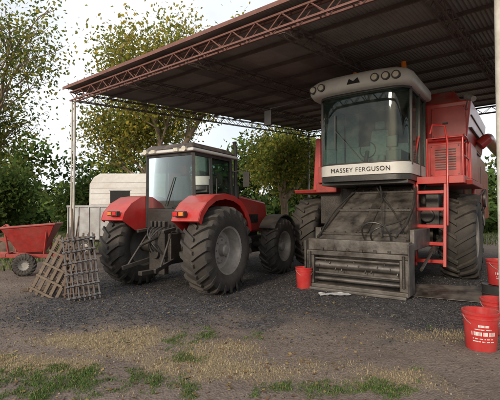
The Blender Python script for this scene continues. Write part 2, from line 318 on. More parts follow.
# ------------------------------------------------------------------ trees
def leafcards(P,s0,s1,cols,jit=.25):
    n=len(P); s=rng.uniform(s0,s1,n); u=rng.normal(size=(n,3)); u/=np.linalg.norm(u,axis=1)[:,None]; r=rng.normal(size=(n,3)); v=np.cross(u,r); v/=np.linalg.norm(v,axis=1)[:,None]
    V=np.stack([P-u*s[:,None],P-v*s[:,None]*.55+u*s[:,None]*.1,P+u*s[:,None],P+v*s[:,None]*.55+u*s[:,None]*.1],1).reshape(-1,3)
    return V,np.arange(n*4).reshape(-1,4),cols*rng.uniform(1-jit,1+jit,(n,1))
def tree(name,base,height,spread,trunk_r,seed,pal,leafn,s0,s1,levels=5,lean=(0,0),up=.35,first=.28,cl=.45,sparse=0.):
    R=random.Random(seed); e=empty(name,base); g=G(); tips=[]
    def br(p,d,l,r,lv):
        pts=[p]; q=p.copy(); dd=d.copy(); k=4
        for i in range(k):
            dd=(dd+Vector((R.uniform(-.16,.16),R.uniform(-.16,.16),R.uniform(-.06,.12)))).normalized(); q=q+dd*l/k; pts.append(q.copy())
            if lv>=levels-2: tips.append((q.copy(),l))
        g.tube(pts,r,7 if lv<2 else 5,r*.62,cap=False)
        if lv>=levels: return
        nb=R.choice([3,3,4]) if lv<levels-1 else R.choice([3,4])
        for i in range(nb):
            t=R.uniform(.35,1) if i else 1.; pi=min(k,max(1,int(round(t*k)))); a=R.uniform(0,6.283) if lv else 2*math.pi*i/nb+R.uniform(-.4,.4)
            sp_=R.uniform(.45,.95); side=Vector((math.cos(a),math.sin(a),0)); nd=(dd*(1-sp_*.5)+side*sp_*spread+Vector((0,0,up*R.uniform(.2,1)))).normalized()
            br(pts[pi],nd,l*R.uniform(.62,.85),max(.010,r*.64*(.95 if i==0 else .78)),lv+1)
    br(Vector((0,0,-.1)),Vector((lean[0],lean[1],1)).normalized(),height*first,trunk_r,0)
    g.obj('trunk_and_limbs','bark',e,0,60)
    T=np.array([t[0] for t in tips]); 
    keep=np.ones(len(T),bool)
    if sparse>0: keep=rng.uniform(size=len(T))>sparse
    T=T[keep]; idx=rng.integers(0,len(T),leafn); P=T[idx]+rng.normal(size=(leafn,3))*cl
    pal=np.array(pal); tc_=rng.integers(0,len(pal),len(T)); C=pal[tc_[idx]]*.65+pal[rng.integers(0,len(pal),leafn)]*.35
    V,F,C=leafcards(P,s0,s1,C); bulk('leaves',V,F,C,'leaf',e); return e
AUT=[(.40,.33,.06),(.30,.29,.06),(.18,.23,.05),(.48,.35,.06),(.13,.18,.045),(.22,.25,.06),(.36,.27,.06)]
GRN=[(.06,.10,.03),(.075,.125,.035),(.10,.145,.04),(.045,.075,.025),(.13,.155,.045)]
MIX=[(.11,.15,.04),(.20,.22,.05),(.28,.25,.06),(.08,.12,.03)]
tree('plane_tree',(-4.2,20.5,0),14.5,1.05,.32,11,AUT+MIX[:2],26000,.06,.125,levels=5,up=.5,first=.27,cl=.55,sparse=.15)
tree('plane_tree',(1.8,22,0),12,1.0,.28,5,AUT[:3]+MIX+GRN[:2],20000,.06,.13,levels=5,up=.35,first=.20,cl=.55,sparse=.1)
tree('broadleaf_tree',(-13.0,19,0),13,1.05,.24,21,MIX+AUT[:3]+GRN[:2],15000,.06,.12,levels=5,up=.5,first=.28,cl=.55,sparse=.2)
tree('broadleaf_tree',(-16.5,26,0),7.4,.95,.2,31,GRN,14000,.10,.18,levels=4,up=.15,first=.2,cl=.6)
tree('broadleaf_tree',(-11.0,27,0),6.6,.95,.2,41,GRN+MIX[:1],14000,.10,.18,levels=4,up=.1,first=.2,cl=.6)
def treeline():
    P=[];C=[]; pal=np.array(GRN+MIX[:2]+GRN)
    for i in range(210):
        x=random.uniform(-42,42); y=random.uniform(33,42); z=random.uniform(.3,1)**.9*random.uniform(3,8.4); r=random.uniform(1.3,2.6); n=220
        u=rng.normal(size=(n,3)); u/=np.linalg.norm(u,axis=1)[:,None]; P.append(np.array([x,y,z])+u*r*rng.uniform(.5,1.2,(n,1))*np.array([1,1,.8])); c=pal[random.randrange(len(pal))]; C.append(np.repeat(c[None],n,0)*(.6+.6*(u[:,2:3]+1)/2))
    for i in range(170):
        x=random.uniform(-36,30); y=random.uniform(29,34); r=random.uniform(.9,1.6); n=150
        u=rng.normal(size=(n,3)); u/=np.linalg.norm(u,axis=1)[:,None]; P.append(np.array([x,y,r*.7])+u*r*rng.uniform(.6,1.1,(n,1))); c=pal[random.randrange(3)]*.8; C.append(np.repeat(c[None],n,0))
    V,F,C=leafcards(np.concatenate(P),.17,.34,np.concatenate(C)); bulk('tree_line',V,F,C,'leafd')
treeline()
# ------------------------------------------------------------------ shed
sh=empty('open_machinery_shed',(-5,11.4,0),math.atan2(-.628,.778)); SL=.068; Z0=5.0; LX=16.5; DY=13
def rz(y): return Z0+SL*y
rm=M['roofm']=mat('aged_corrugated_sheet',(.40,.38,.365),(.22,.185,.165),.6,.15,1.1,.15,0,contrast=.25)
nt=rm.node_tree; N=nt.nodes; L=nt.links; b=N['Principled BSDF']; src=b.inputs['Base Color'].links[0].from_socket
tc=N.new('ShaderNodeTexCoord'); sx=N.new('ShaderNodeSeparateXYZ'); L.new(tc.outputs['Object'],sx.inputs[0]); dv=N.new('ShaderNodeMath'); dv.operation='DIVIDE'; dv.inputs[1].default_value=.83; L.new(sx.outputs['X'],dv.inputs[0]); fl=N.new('ShaderNodeMath'); fl.operation='FLOOR'; L.new(dv.outputs[0],fl.inputs[0]); wn=N.new('ShaderNodeTexWhiteNoise'); wn.noise_dimensions='1D'; L.new(fl.outputs[0],wn.inputs['W']); mr=N.new('ShaderNodeMapRange'); mr.inputs[3].default_value=.62; mr.inputs[4].default_value=1.1; L.new(wn.outputs['Value'],mr.inputs[0]); vm=N.new('ShaderNodeVectorMath'); vm.operation='SCALE'; L.new(src,vm.inputs[0]); L.new(mr.outputs[0],vm.inputs['Scale']); L.new(vm.outputs[0],b.inputs['Base Color'])
n=int(LX/.076*4)
g=G(); vs=[]
for j in range(7):
    y=-.25+j*(DY+.5)/6
    for i in range(n+1):
        x=-.25+(LX+.3)*i/n; vs.append((x,y,rz(y)+.13+.014*math.sin(2*math.pi*i/4+.0)))
g.add(vs,[(j*(n+1)+i,j*(n+1)+i+1,(j+1)*(n+1)+i+1,(j+1)*(n+1)+i) for j in range(6) for i in range(n)])
ro=g.obj('roof_sheets','roofm',sh,0,60)
g=G()
for k in range(12):
    y=.02+k*DY/11; g.box(-.2,LX,y-.02,y+.02,rz(y)+.04,rz(y)+.11)
g.obj('purlins','trussg',sh,0,0)
def lattice(g,a,b,dep,r=.012,ch=.035,step=.28):
    a=Vector(a);b=Vector(b);d=b-a;Lh=d.length;d.normalize(); side=d.cross(Vector((0,0,1))).normalized()*.07
    for s in (-1,1):
        g.beam(a+side*s,b+side*s,ch,ch); g.beam(a+side*s-Vector((0,0,dep)),b+side*s-Vector((0,0,dep)),ch,ch)
        k=int(Lh/step)
        for i in range(k):
            p=a+d*(i*Lh/k)+side*s; q=a+d*((i+1)*Lh/k)+side*s
            if i%2: p,q=p-Vector((0,0,dep)),q
            else: p,q=p,q-Vector((0,0,dep))
            g.tube([p,q],r,5,cap=False)
    k=int(Lh/step/2)
    for i in range(k+1):
        p=a+d*(i*Lh/k); g.beam(p+side,p-side,.02); g.beam(p+side-Vector((0,0,dep)),p-side-Vector((0,0,dep)),.02)
g=G(); lattice(g,(-.1,-.05,Z0),(LX,-.05,Z0),.24); g.obj('front_lattice_girder','rusttruss',sh,0,0)
g=G(); g.box(-.25,LX,-.27,-.255,Z0+.07,Z0+.15); g.obj('front_flashing','rusttruss',sh)
g=G()
for x in [0,2.35,4.7,7.05,9.4,11.75,14.1,16.4]:
    lattice(g,(x,.1,rz(.1)-.02),(x,DY,rz(DY)-.02),.22,.009,.026)
g.obj('roof_trusses','trussg',sh,0,0)
g=G(); lattice(g,(0,DY,rz(DY)-.03),(LX,DY,rz(DY)-.03),.25,.01,.03); g.obj('rear_lattice_girder','trussg',sh,0,0)
g=G(); g.tube([(10.38,.0,-.1),(10.38,.0,Z0-.25)],.05,14); g.obj('front_post','postw',sh)
g=G(); g.tube([(-.05,0.0,-.1),(-.05,0.0,Z0-.2)],.035,10); g.tube([(-.2,0,-.1),(-.2,0,Z0-.2)],.022,8); g.obj('corner_post','postw',sh)
g=G()
for x in (0,5.5,11,16.4): g.tube([(x,DY,-.1),(x,DY,rz(DY)-.3)],.06,10)
g.obj('rear_posts','galv',sh)
# ------------------------------------------------------------------ tractor
tr=empty('farm_tractor',(-1.58,8.46,0),math.radians(-30))
RW=.86
for s,nm in ((1,'right'),(-1,'left')):
    wheel(tr,'rear_%s'%nm,(s*1.10,0,RW-.02),RW,.60,.46,s,22,.055,'lgrey')
    wheel(tr,'front_%s'%nm,(s*1.0,2.9,.70),.72,.45,.38,s,20,.04,'lgrey')
    x0,x1=sorted((s*.66,s*1.27)); 
    P=[(1.02,1.18),(.97,1.40),(.84,1.62),(.62,1.80),(.32,1.91),(0,1.945),(-.35,1.90),(-.62,1.76),(-.80,1.58),(-.86,1.42)]
    cc=Vector((0,.86)); I=[tuple(cc+(Vector(p)-cc)*.965) for p in P]; I2=[tuple(cc+(Vector(p)-cc)*.90) for p in P]
    g=G()
    for i in range(len(P)-1):
        g.hexa([(x0,*I[i]),(x1,*I[i]),(x1,*I[i+1]),(x0,*I[i+1]),(x0,*P[i]),(x1,*P[i]),(x1,*P[i+1]),(x0,*P[i+1])])
        xa,xb=sorted((s*1.25,s*1.275)); g.hexa([(xa,*I2[i]),(xb,*I2[i]),(xb,*I2[i+1]),(xa,*I2[i+1]),(xa,*P[i]),(xb,*P[i]),(xb,*P[i+1]),(xa,*P[i+1])])
    g.prism(P+[(-.5,1.2),(.6,1.1)],*sorted((s*.64,s*.658)))
    g.obj('rear_fender_%s'%nm,'red',tr,0,40)
    g=G(); g.box(*sorted((s*.72,s*1.0)),-.93,-.84,1.50,1.60); g.obj('rear_lamp_housing_%s'%nm,'black',tr,.01)
    g=G(); g.box(*sorted((s*.74,s*.85)),-.945,-.932,1.515,1.585); g.obj('tail_lamp_%s'%nm,'redlens',tr,.004)
    g=G(); g.box(*sorted((s*.88,s*.98)),-.945,-.932,1.515,1.585); g.obj('indicator_%s'%nm,'amber',tr,.004)
    g=G(); A=[math.radians(a) for a in range(35,150,11)]
    for i in range(len(A)-1):
        p=[(2.9+(.8)*math.cos(a),.72+.8*math.sin(a)) for a in (A[i],A[i+1])]; q=[(2.9+(.77)*math.cos(a),.72+.77*math.sin(a)) for a in (A[i],A[i+1])]
        xa,xb=sorted((s*.78,s*1.22)); g.hexa([(xa,*q[0]),(xb,*q[0]),(xb,*q[1]),(xa,*q[1]),(xa,*p[0]),(xb,*p[0]),(xb,*p[1]),(xa,*p[1])])
    g.obj('front_mudguard_%s'%nm,'black',tr,0,40)
g=G(); g.box(-.28,.28,-.45,1.3,.55,1.15); g.box(-.22,.22,1.3,3.2,.62,1.12); g.tube([(-.9,0,RW),(.9,0,RW)],.15,16); g.tube([(-.85,2.9,.70),(.85,2.9,.70)],.09,12); g.box(-.3,.3,2.7,3.45,.5,.95); g.box(.3,.62,.9,1.7,.5,.95); g.box(-.62,-.3,.9,1.7,.5,.95); g.obj('chassis_and_axles','grease',tr,.02)
g=G(); g.hexa([(-.46,1.25,1.06),(.46,1.25,1.06),(.38,3.55,1.05),(-.38,3.55,1.05),(-.46,1.25,2.06),(.46,1.25,2.06),(.35,3.45,1.86),(-.35,3.45,1.86)]); g.obj('hood','red',tr,.07,30,3)
g=G()
for s in (-1,1):
    for k in range(7): 
        y=2.1+k*.11; g.box(*sorted((s*.415,s*.437)),y,y+.06,1.30,1.52)
g.obj('hood_side_vents','dark',tr)
g=G(); g.box(-.30,.30,3.53,3.58,1.1,1.6); g.obj('front_grille','black',tr,.01); g=G()
for k in range(7): g.box(-.34+k*.1,-.255+k*.1,3.5,4.0,.45,.85)
g.obj('front_weights','black',tr,.02)
CX=.64; CR=(-.16,1.28)
g=G()
for (x,y0,y1) in ((-CX,CR[0],CR[0]-.02),(CX,CR[0],CR[0]-.02),(-CX,CR[1],CR[1]-.12),(CX,CR[1],CR[1]-.12)):
    g.beam((x,y0,1.25),(x*.96,y1,2.78),.07,.07)
for s in (-1,1): g.beam((s*CX,.45,1.1),(s*CX*.96,.42,2.78),.05,.05); g.beam((s*CX,CR[0],1.62),(s*CX,.45,1.62),.05,.05); g.beam((s*CX*.96,CR[0],2.76),(s*CX*.96,CR[1]-.1,2.76),.06,.06)
g.beam((-CX,CR[0],1.62),(CX,CR[0],1.62),.06,.06); g.beam((-CX,CR[0]-.02,2.76),(CX,CR[0]-.02,2.76),.06,.06); g.beam((-CX,CR[1],1.3),(CX,CR[1],1.3),.06,.06)
g.tube([(-.1,CR[0]-.05,1.7),(.15,CR[0]-.05,2.3)],.012,6)
g.obj('cab_frame','black',tr,.012)
g=G(); g.add([(-CX+.03,CR[0]-.01,1.66),(CX-.03,CR[0]-.01,1.66),(CX-.04,CR[0]-.03,2.73),(-CX+.04,CR[0]-.03,2.73)],[(0,1,2,3)])
for s in (-1,1):
    for (ya,yb,za) in ((CR[0]+.04,.43,1.65),(.47,CR[1]-.06,1.15)): g.add([(s*(CX-.01),ya,za),(s*(CX-.01),yb,za),(s*(CX-.03),yb,2.73),(s*(CX-.03),ya,2.73)],[(0,1,2,3)])
g.add([(-CX+.03,CR[1]-.0,1.33),(CX-.03,CR[1]-.0,1.33),(CX-.05,CR[1]-.11,2.73),(-CX+.05,CR[1]-.11,2.73)],[(0,1,2,3)]); g.obj('cab_windows','glass2',tr,0,0)
g=G(); g.box(-CX,CX,CR[0],CR[1],1.0,1.2); g.box(-CX+.02,CX-.02,CR[0]-.03,CR[0]+.04,1.15,1.6); g.box(-CX+.04,CX-.04,CR[0],CR[1]-.12,2.7,2.79); g.obj('cab_base_and_headliner','black',tr,.02)
g=G(); g.hexa([(-.72,-.33,2.80),(.72,-.33,2.80),(.72,1.42,2.80),(-.72,1.42,2.80),(-.70,-.30,2.87),(.70,-.30,2.87),(.70,1.38,2.87),(-.70,1.38,2.87)]); g.obj('cab_roof_rim','white',tr,.03,30,3)
g=G(); g.hexa([(-.69,-.29,2.872),(.69,-.29,2.872),(.69,1.36,2.872),(-.69,1.36,2.872),(-.58,-.16,3.0),(.58,-.16,3.0),(.58,1.2,3.0),(-.58,1.2,3.0)]); g.obj('cab_roof_top','roofdark',tr,.04,30,3)
g=G()
for s in (-1,1): g.tube([(s*.52,-.32,2.84),(s*.52,-.38,2.84)],.055,14); g.box(*sorted((s*.25,s*.36)),-.37,-.32,2.80,2.87)
g.obj('work_lamps','lens',tr)
g=G(); g.box(-.24,.24,.25,.72,1.3,1.72); g.hexa([(-.24,.22,1.7),(.24,.22,1.7),(.24,.34,1.7),(-.24,.34,1.7),(-.2,.1,2.35),(.2,.1,2.35),(.2,.22,2.35),(-.2,.22,2.35)]); g.obj('seat','seat',tr,.05,30,3)
g=G(); g.tube([(0,1.12,1.3),(0,.86,1.86)],.035,8); g.lathe([(-.015,.17),(.0,.2),(.015,.17),(0,.165)],(0,.83,1.9),'y',20); g.box(-.3,.3,1.0,1.18,1.3,1.75); g.obj('steering_wheel_and_dash','black',tr,.01)
g=G(); g.tube([(.56,1.5,1.2),(.56,1.5,2.2)],.085,16); g.tube([(.56,1.5,2.2),(.56,1.5,3.1),(.56,1.44,3.24)],.045,12); g.obj('exhaust_stack','black',tr)
g=G(); g.tube([(-.5,1.5,1.4),(-.5,1.5,2.3)],.07,14); g.tube([(-.5,1.5,2.3),(-.5,1.5,2.42)],.11,14); g.obj('air_intake','black',tr)
g=G()
for s in (-1,1):
    g.tube([(s*.66,1.2,2.5),(s*.98,1.3,2.55),(s*.98,1.3,2.2)],.013,6); g.box(*sorted((s*.90,s*1.06)),1.28,1.31,2.15,2.5)
    g.tube([(s*.70,.5,1.5),(s*.72,.5,2.3)],.012,6)
g.obj('mirrors_and_handles','black',tr,.005)
g=G()
for s in (-1,1):
    g.beam((s*.3,-.4,.62),(s*.42,-1.05,.5),.05,.08); g.tube([(s*.3,-.45,1.2),(s*.42,-.9,.55)],.022,8); g.beam((s*.25,-.3,1.25),(s*.33,-.75,1.2),.06,.06)
g.tube([(0,-.45,1.1),(0,-1.0,.95)],.03,8); g.box(-.05,.05,-1.0,-.4,.38,.46); g.box(-.2,.2,-.55,-.42,.35,1.25); g.tube([(0,-.5,.75),(0,-.62,.75)],.09,14)
for k in range(4): g.box(-.22+k*.11,-.16+k*.11,-.52,-.42,1.28,1.4)
g.obj('hitch_linkage','grease',tr,.008)
g=G()
for k in range(4): g.tube(bez((-.2+k*.12,-.45,1.3),(-.2+k*.12,-.8,1.25),(.1-k*.1,-.8,.9),(.2-k*.1,-.5,.7)),.014,6)
g.obj('hydraulic_hoses','black',tr)
g=G()
for k in range(3): g.box(.66,1.0,.95+0*k,1.25,.45+k*.27,.48+k*.27)
g.beam((.68,.95,.45),(.68,.95,1.1),.03,.03); g.beam((.98,.95,.45),(.98,.95,1.0),.03,.03); g.obj('cab_steps','black',tr,.004)
# ------------------------------------------------------------------ combine
cb=empty('combine_harvester',(3.63,10.78,0),math.radians(-35))
wheel(cb,'drive_right',(1.84,0,1.0),1.02,.76,.50,1,20,.06,'lgrey',10)
wheel(cb,'drive_left',(-2.02,0,1.0),1.02,.76,.50,-1,20,.06,'lgrey',10)
wheel(cb,'steer_right',(1.35,4.6,.62),.62,.42,.33,1,18,.04,'lgrey')
wheel(cb,'steer_left',(-1.35,4.6,.62),.62,.42,.33,-1,18,.04,'lgrey')
g=G(); g.tube([(-1.9,0,1.0),(1.8,0,1.0)],.18,12); g.box(-1.3,1.3,-.55,.6,.75,1.5); g.box(-1.2,1.25,-.35,5.2,1.3,2.2); g.tube([(-1.3,4.6,.62),(1.3,4.6,.62)],.1,10); g.box(-1.6,1.5,-.6,-.3,1.25,2.25); g.obj('chassis_and_axles','grease',cb,.02)
g=G()
g.box(-1.75,1.95,-.25,5.3,2.2,3.3)
g.hexa([(-1.65,-.2,3.3),(2.0,-.2,3.3),(2.0,3.4,3.3),(-1.65,3.4,3.3),(-1.75,-.3,4.25),(2.12,-.3,4.25),(2.12,3.5,4.25),(-1.75,3.5,4.25)])
g.obj('body_and_grain_tank','red',cb,.05,30,3)
g=G(); g.hexa([(-1.5,-.1,4.25),(1.9,-.1,4.25),(1.9,3.2,4.25),(-1.5,3.2,4.25),(-1.3,.1,4.6),(1.7,.1,4.6),(1.7,3.0,4.6),(-1.3,3.0,4.6)]); g.obj('grain_tank_extension','redd',cb,.03)
g=G(); g.hexa([(-1.6,3.6,3.3),(1.85,3.6,3.3),(1.85,5.2,3.3),(-1.6,5.2,3.3),(-1.5,3.7,4.0),(1.75,3.7,4.0),(1.75,5.0,3.9),(-1.5,5.0,3.9)]); g.hexa([(-1.3,5.3,1.4),(1.3,5.3,1.4),(1.2,7.0,.9),(-1.2,7.0,.9),(-1.3,5.3,3.1),(1.3,5.3,3.1),(1.2,7.0,2.2),(-1.2,7.0,2.2)]); g.obj('engine_hood_and_straw_hood','red',cb,.05,30,3)
g=G()
for (y0,y1,z0,z1) in ((1.15,2.5,1.15,2.9),(2.56,3.9,1.15,2.9),(3.96,5.2,1.35,2.9)): g.box(1.94,2.03,y0,y1,z0,z1)
g.hexa([(1.955,-.18,2.35),(2.10,-.18,2.35),(2.10,1.1,2.35),(1.955,1.1,2.35),(1.955,-.18,3.25),(2.08,-.18,3.25),(2.08,1.1,3.25),(1.955,1.1,3.25)])
g.hexa([(-1.98,-.3,2.15),(-1.74,-.3,2.15),(-1.74,3.0,2.15),(-1.98,3.0,2.15),(-1.92,-.22,3.72),(-1.76,-.22,3.72),(-1.76,3.0,3.72),(-1.92,3.0,3.72)])
g.obj('side_panels','red',cb,.03,30,3)
g=G(); g.box(1.2,1.88,-.285,-.262,2.45,3.22); g.box(1.25,2.0,-.325,-.30,3.38,4.12); g.obj('front_access_panels','red',cb,.012)
g=G()
for k in range(9): g.box(1.32,1.78,-.30,-.287,2.6+k*.06,2.625+k*.06)
g.box(1.5,1.62,-.345,-.328,3.7,3.74)
for (x,z) in ((1.29,3.42),(1.96,3.42),(1.29,4.08),(1.96,4.08),(1.24,3.18),(1.84,3.18),(1.24,2.49),(1.84,2.49)): g.tube([(x,-.31 if z<3.3 else -.34,z),(x,-.28,z)],.014,6)
g.obj('radiator_louvres_and_bolts','black',cb)
g=G(); g.box(1.953,1.99,-.1,3.3,3.27,3.31); g.box(2.031,2.04,2.5,2.56,1.2,2.9)
for z in (3.6,3.9): g.box(2.02,2.10,0,3.3,z,z+.03)
g.obj('body_trim','black',cb)
g=G(); g.tube([(2.1,1.6,3.4),(2.26,1.65,3.55),(2.28,1.9,3.6),(2.28,6.5,3.75)],.15,18); g.obj('unloading_auger','red',cb,0,40)
g=G()
for (y,z,r) in ((1.6,1.7,.32),(2.6,1.4,.22),(3.3,2.0,.28)): g.lathe([(0,0),(0,r*.3),(.03,r*.3),(.03,r*.85),(.0,r),(.07,r),(.05,r*.85),(.05,0)],(2.04,y,z),'x',28)
g.obj('drive_pulleys','worn',cb)
g=G()
def belt(a,ra,b,rb):
    g.beam((2.08,a[0],a[1]+ra),(2.08,b[0],b[1]+rb),.035,.015); g.beam((2.08,a[0],a[1]-ra),(2.08,b[0],b[1]-rb),.035,.015)
belt((1.6,1.7),.3,(2.6,1.4),.21); belt((1.6,1.7),.3,(3.3,2.0),.27); g.obj('drive_belts','black',cb)
g=G(); g.prism([(-1.05,2.18),(1.15,2.18),(1.2,2.3),(-1.1,2.3)],1.25,2.2); g.prism([(-.8,2.1),(1.0,2.1),(1.05,2.2),(-.85,2.2)],-2.3,-1.6); g.obj('wheel_guards','redd',cb,.02)
# cab
pl=[(-.87,-.55),(-.87,-1.9),(-.85,-2.04),(-.77,-2.15),(-.62,-2.215),(-.4,-2.24),(.13,-2.26),(.66,-2.24),(.88,-2.215),(1.03,-2.15),(1.11,-2.04),(1.125,-1.9),(1.125,-.55)]
g=G(); g.sheet(pl,2.66,4.28); g.obj('windshield_and_side_glass','glass',cb,0,50)
g=G(); g.ribbon(pl,2.40,2.655,.045,0); g.obj('front_lower_panel','white',cb,.012,50)
g=G(); g.ribbon(pl,2.27,2.395,.03); g.box(-.86,1.11,-2.1,-.55,2.2,2.38); g.obj('cab_floor','black',cb,.01)
g=G()
for (x,y) in ((-.90,-1.95),(1.15,-1.95)): g.beam((x,y,2.6),(x,y,4.3),.055,.07)
for (x,y) in ((-.90,-.62),(1.15,-.62),(-.90,-1.2),(1.15,-1.2)): g.beam((x,y,2.4),(x,y,4.3),.06,.07)
g.ribbon(pl,4.22,4.32,.04); g.ribbon(pl,2.657,2.69,.03)
g.obj('cab_frame','black',cb,.01)
g=G(); g.box(-.86,1.11,-.58,-.5,2.38,3.3); g.box(-.86,-.5,-.58,-.5,3.3,4.3);g.box(.75,1.11,-.58,-.5,3.3,4.3); g.box(-.86,1.11,-2.0,-.5,4.2,4.3); g.obj('cab_rear_wall_and_headliner','seat',cb,.01)
g=G(); g.box(-.5,.75,-.50,-.48,3.3,4.2); g.obj('cab_rear_window_panel','dark',cb)  # plain dark panel filling the rear window opening
def roofpl(o): return [(-1.12+o,-.35-o),(-1.12+o,-2.05+o),(-1.05+o,-2.3+o),(-.85+o*.6,-2.44+o),(-.4,-2.52+o),(.13,-2.54+o),(.60,-2.52+o),(1.02-o*.6,-2.44+o),(1.2-o,-2.3+o),(1.26-o,-2.05+o),(1.26-o,-.35-o)]
lay=[(.10,4.27),(.03,4.30),(0,4.35),(0,4.50),(.04,4.58),(.12,4.64),(.26,4.69),(.42,4.71)]
g=G(); vs=[]; n=11
for o,z in lay: vs+=[(x,y,z) for x,y in roofpl(o)]
fs=[tuple(range(n))[::-1],tuple((len(lay)-1)*n+i for i in range(n))]
for l in range(len(lay)-1):
    for i in range(n): fs.append((l*n+i,l*n+(i+1)%n,(l+1)*n+(i+1)%n,(l+1)*n+i))
g.add(vs,fs); g.obj('cab_roof','white',cb,0,50)
g=G()
LP=[(-.92,-2.42),(-.68,-2.49),(.56,-2.53),(.78,-2.50),(.98,-2.46)]
for x,y in LP: g.tube([(x,y+.05,4.43),(x,y-.035,4.43)],.088,18)
g.obj('roof_lamp_bezels','black',cb)
g=G()
for x,y in LP: g.tube([(x,y-.03,4.43),(x,y-.048,4.43)],.068,18,.06)
g.obj('roof_lamps','lens',cb)
g=G(); g.prism([(-.05,4.38),(.24,4.38),(.19,4.50),(.095,4.43),(.0,4.50)],-2.555,-2.53,'xz'); g.obj('roof_emblem','dark',cb)
g=G(); g.tube([(1.0,-1.9,4.66),(1.0,-1.9,4.86)],.06,14,.05); g.tube([(-.1,-1.9,4.68),(-.1,-1.9,4.84)],.06,14,.045); g.obj('beacons','amber',cb)
g=G(); g.box(-.15,.40,-1.35,-.85,2.65,2.95); g.hexa([(-.15,-.95,2.9),(.40,-.95,2.9),(.40,-.78,2.9),(-.15,-.78,2.9),(-.08,-.82,3.65),(.33,-.82,3.65),(.33,-.68,3.65),(-.08,-.68,3.65)]); g.box(-.0,.25,-.8,-.66,3.66,3.88); g.obj('driver_seat','seat',cb,.05,30,3)
g=G(); g.tube([(.12,-2.0,2.4),(.12,-1.72,3.0)],.05,10); g.lathe([(-.015,.18),(.0,.205),(.015,.18),(0,.17)],(.12,-1.7,3.03),'y',24); g.box(.5,.85,-1.6,-.8,2.4,3.0); g.box(.55,.8,-1.75,-1.65,3.05,3.3); g.obj('steering_and_console','black',cb,.02)
g=G(); g.beam((.2,-2.31,2.70),(-.45,-2.29,3.45),.012,.012); g.beam((-.45,-2.28,3.0),(-.45,-2.28,3.8),.02,.014); g.obj('windshield_wiper','black',cb)
g=G(); g.tube([(-1.0,-2.2,4.35),(-1.5,-2.3,4.25),(-2.15,-2.35,4.2),(-2.2,-2.35,3.75)],.018,8); g.box(-2.3,-2.10,-2.41,-2.35,3.78,4.15); g.obj('mirror','black',cb,.01)
g=G(); g.tube([(2.1,-.9,4.15),(2.25,-1.15,4.02)],.075,16,.06); g.tube([(2.12,-.92,4.1),(2.0,-.3,4.0)],.018,8); g.obj('side_work_lamp','lgrey',cb)
cu=bpy.data.curves.new('cab_lettering','FONT'); cu.body='MASSEY FERGUSON'; cu.size=.14; cu.extrude=.001; cu.align_x='CENTER'; cu.space_character=1.12
to=bpy.data.objects.new('cab_lettering',cu); scene.collection.objects.link(to); to.parent=cb; to.location=(.13,-2.308,2.475); to.rotation_euler=(math.radians(90),0,0); cu.materials.append(M['dark'])
# feeder house
g=G(); g.hexa([(-.50,-3.1,.25),(1.32,-3.1,.25),(1.12,-.7,1.2),(-.25,-.7,1.2),(-.50,-3.1,1.02),(1.32,-3.1,1.02),(1.12,-1.35,2.18),(-.25,-1.35,2.18)]); g.obj('feeder_house','worn',cb,.02)
g=G()
for t in (.08,.5,.86):
    z=1.02+t*1.16; y=-3.1+t*1.75; xl=-.5+t*.25; xr=1.32-t*.2; g.beam((xl-.02,y,z+.02),(xr+.02,y,z+.02),.06,.05)
    for k in range(8):
        x=xl+.08+k*(xr-xl-.16)/7; g.tube([(x,y,z+.03),(x,y-.03,z+.075)],.016,6)
g.beam((-.5,-3.1,1.04),(-.25,-1.35,2.2),.05,.06); g.beam((1.32,-3.1,1.04),(1.12,-1.35,2.2),.05,.06); g.beam((.42,-2.9,1.17),(.43,-1.45,2.13),.2,.025)
g.obj('feeder_ribs','grease',cb,.008)
FX0,FX1,FY=-.63,1.40,-3.36
g=G(); g.box(FX0,FX1,FY,FY+.3,.70,.80); g.box(FX0,FX1,FY+.06,FY+.3,.80,1.03); g.box(FX0,FX1,FY,FY+.3,.03,.12)
g.box(FX0,FX0+.16,FY,FY+.3,.12,.70); g.box(FX1-.16,FX1,FY,FY+.3,.12,.70)
g.box(FX0-.03,FX0,FY-.06,FY+.35,.06,1.0); g.box(FX1,FX1+.03,FY-.06,FY+.35,.06,1.0)
g.box(FX0+.02,FX1-.02,FY-.10,FY-.005,.0,.06)
g.obj('feeder_front_frame','worn',cb,.015)
g=G(); g.box(FX0+.1,FX1-.1,FY+.301,FY+.32,.1,.75); g.obj('feeder_throat','dark',cb)
g=G(); g.tube([(FX0+.15,FY+.14,.50),(FX1-.15,FY+.14,.50)],.075,16); g.tube([(FX0+.15,FY+.1,.22),(FX1-.15,FY+.1,.22)],.04,12)
for k in range(14):
    x=FX0+.25+k*.12; a=k*1.3; g.beam((x,FY+.14,.50),(x,FY+.14-.12*abs(math.cos(a)),.50+.12*math.sin(a)),.02,.04)
for z in (.33,.62): g.box(FX0+.17,FX1-.17,FY+.05,FY+.09,z,z+.03)
g.obj('feeder_roller_and_slats','worn',cb,.004)
g=G()
for k in range(6): g.box(FX0+.3+k*.27,FX0+.36+k*.27,FY+.03,FY+.06,.80,.86)
g.tube([(FX0+.08,FY-.02,.78),(FX0+.08,FY-.02,.2)],.03,8); g.tube([(FX1-.08,FY-.02,.78),(FX1-.08,FY-.02,.2)],.03,8); g.obj('latch_hooks','grease',cb,.006)
g=G()
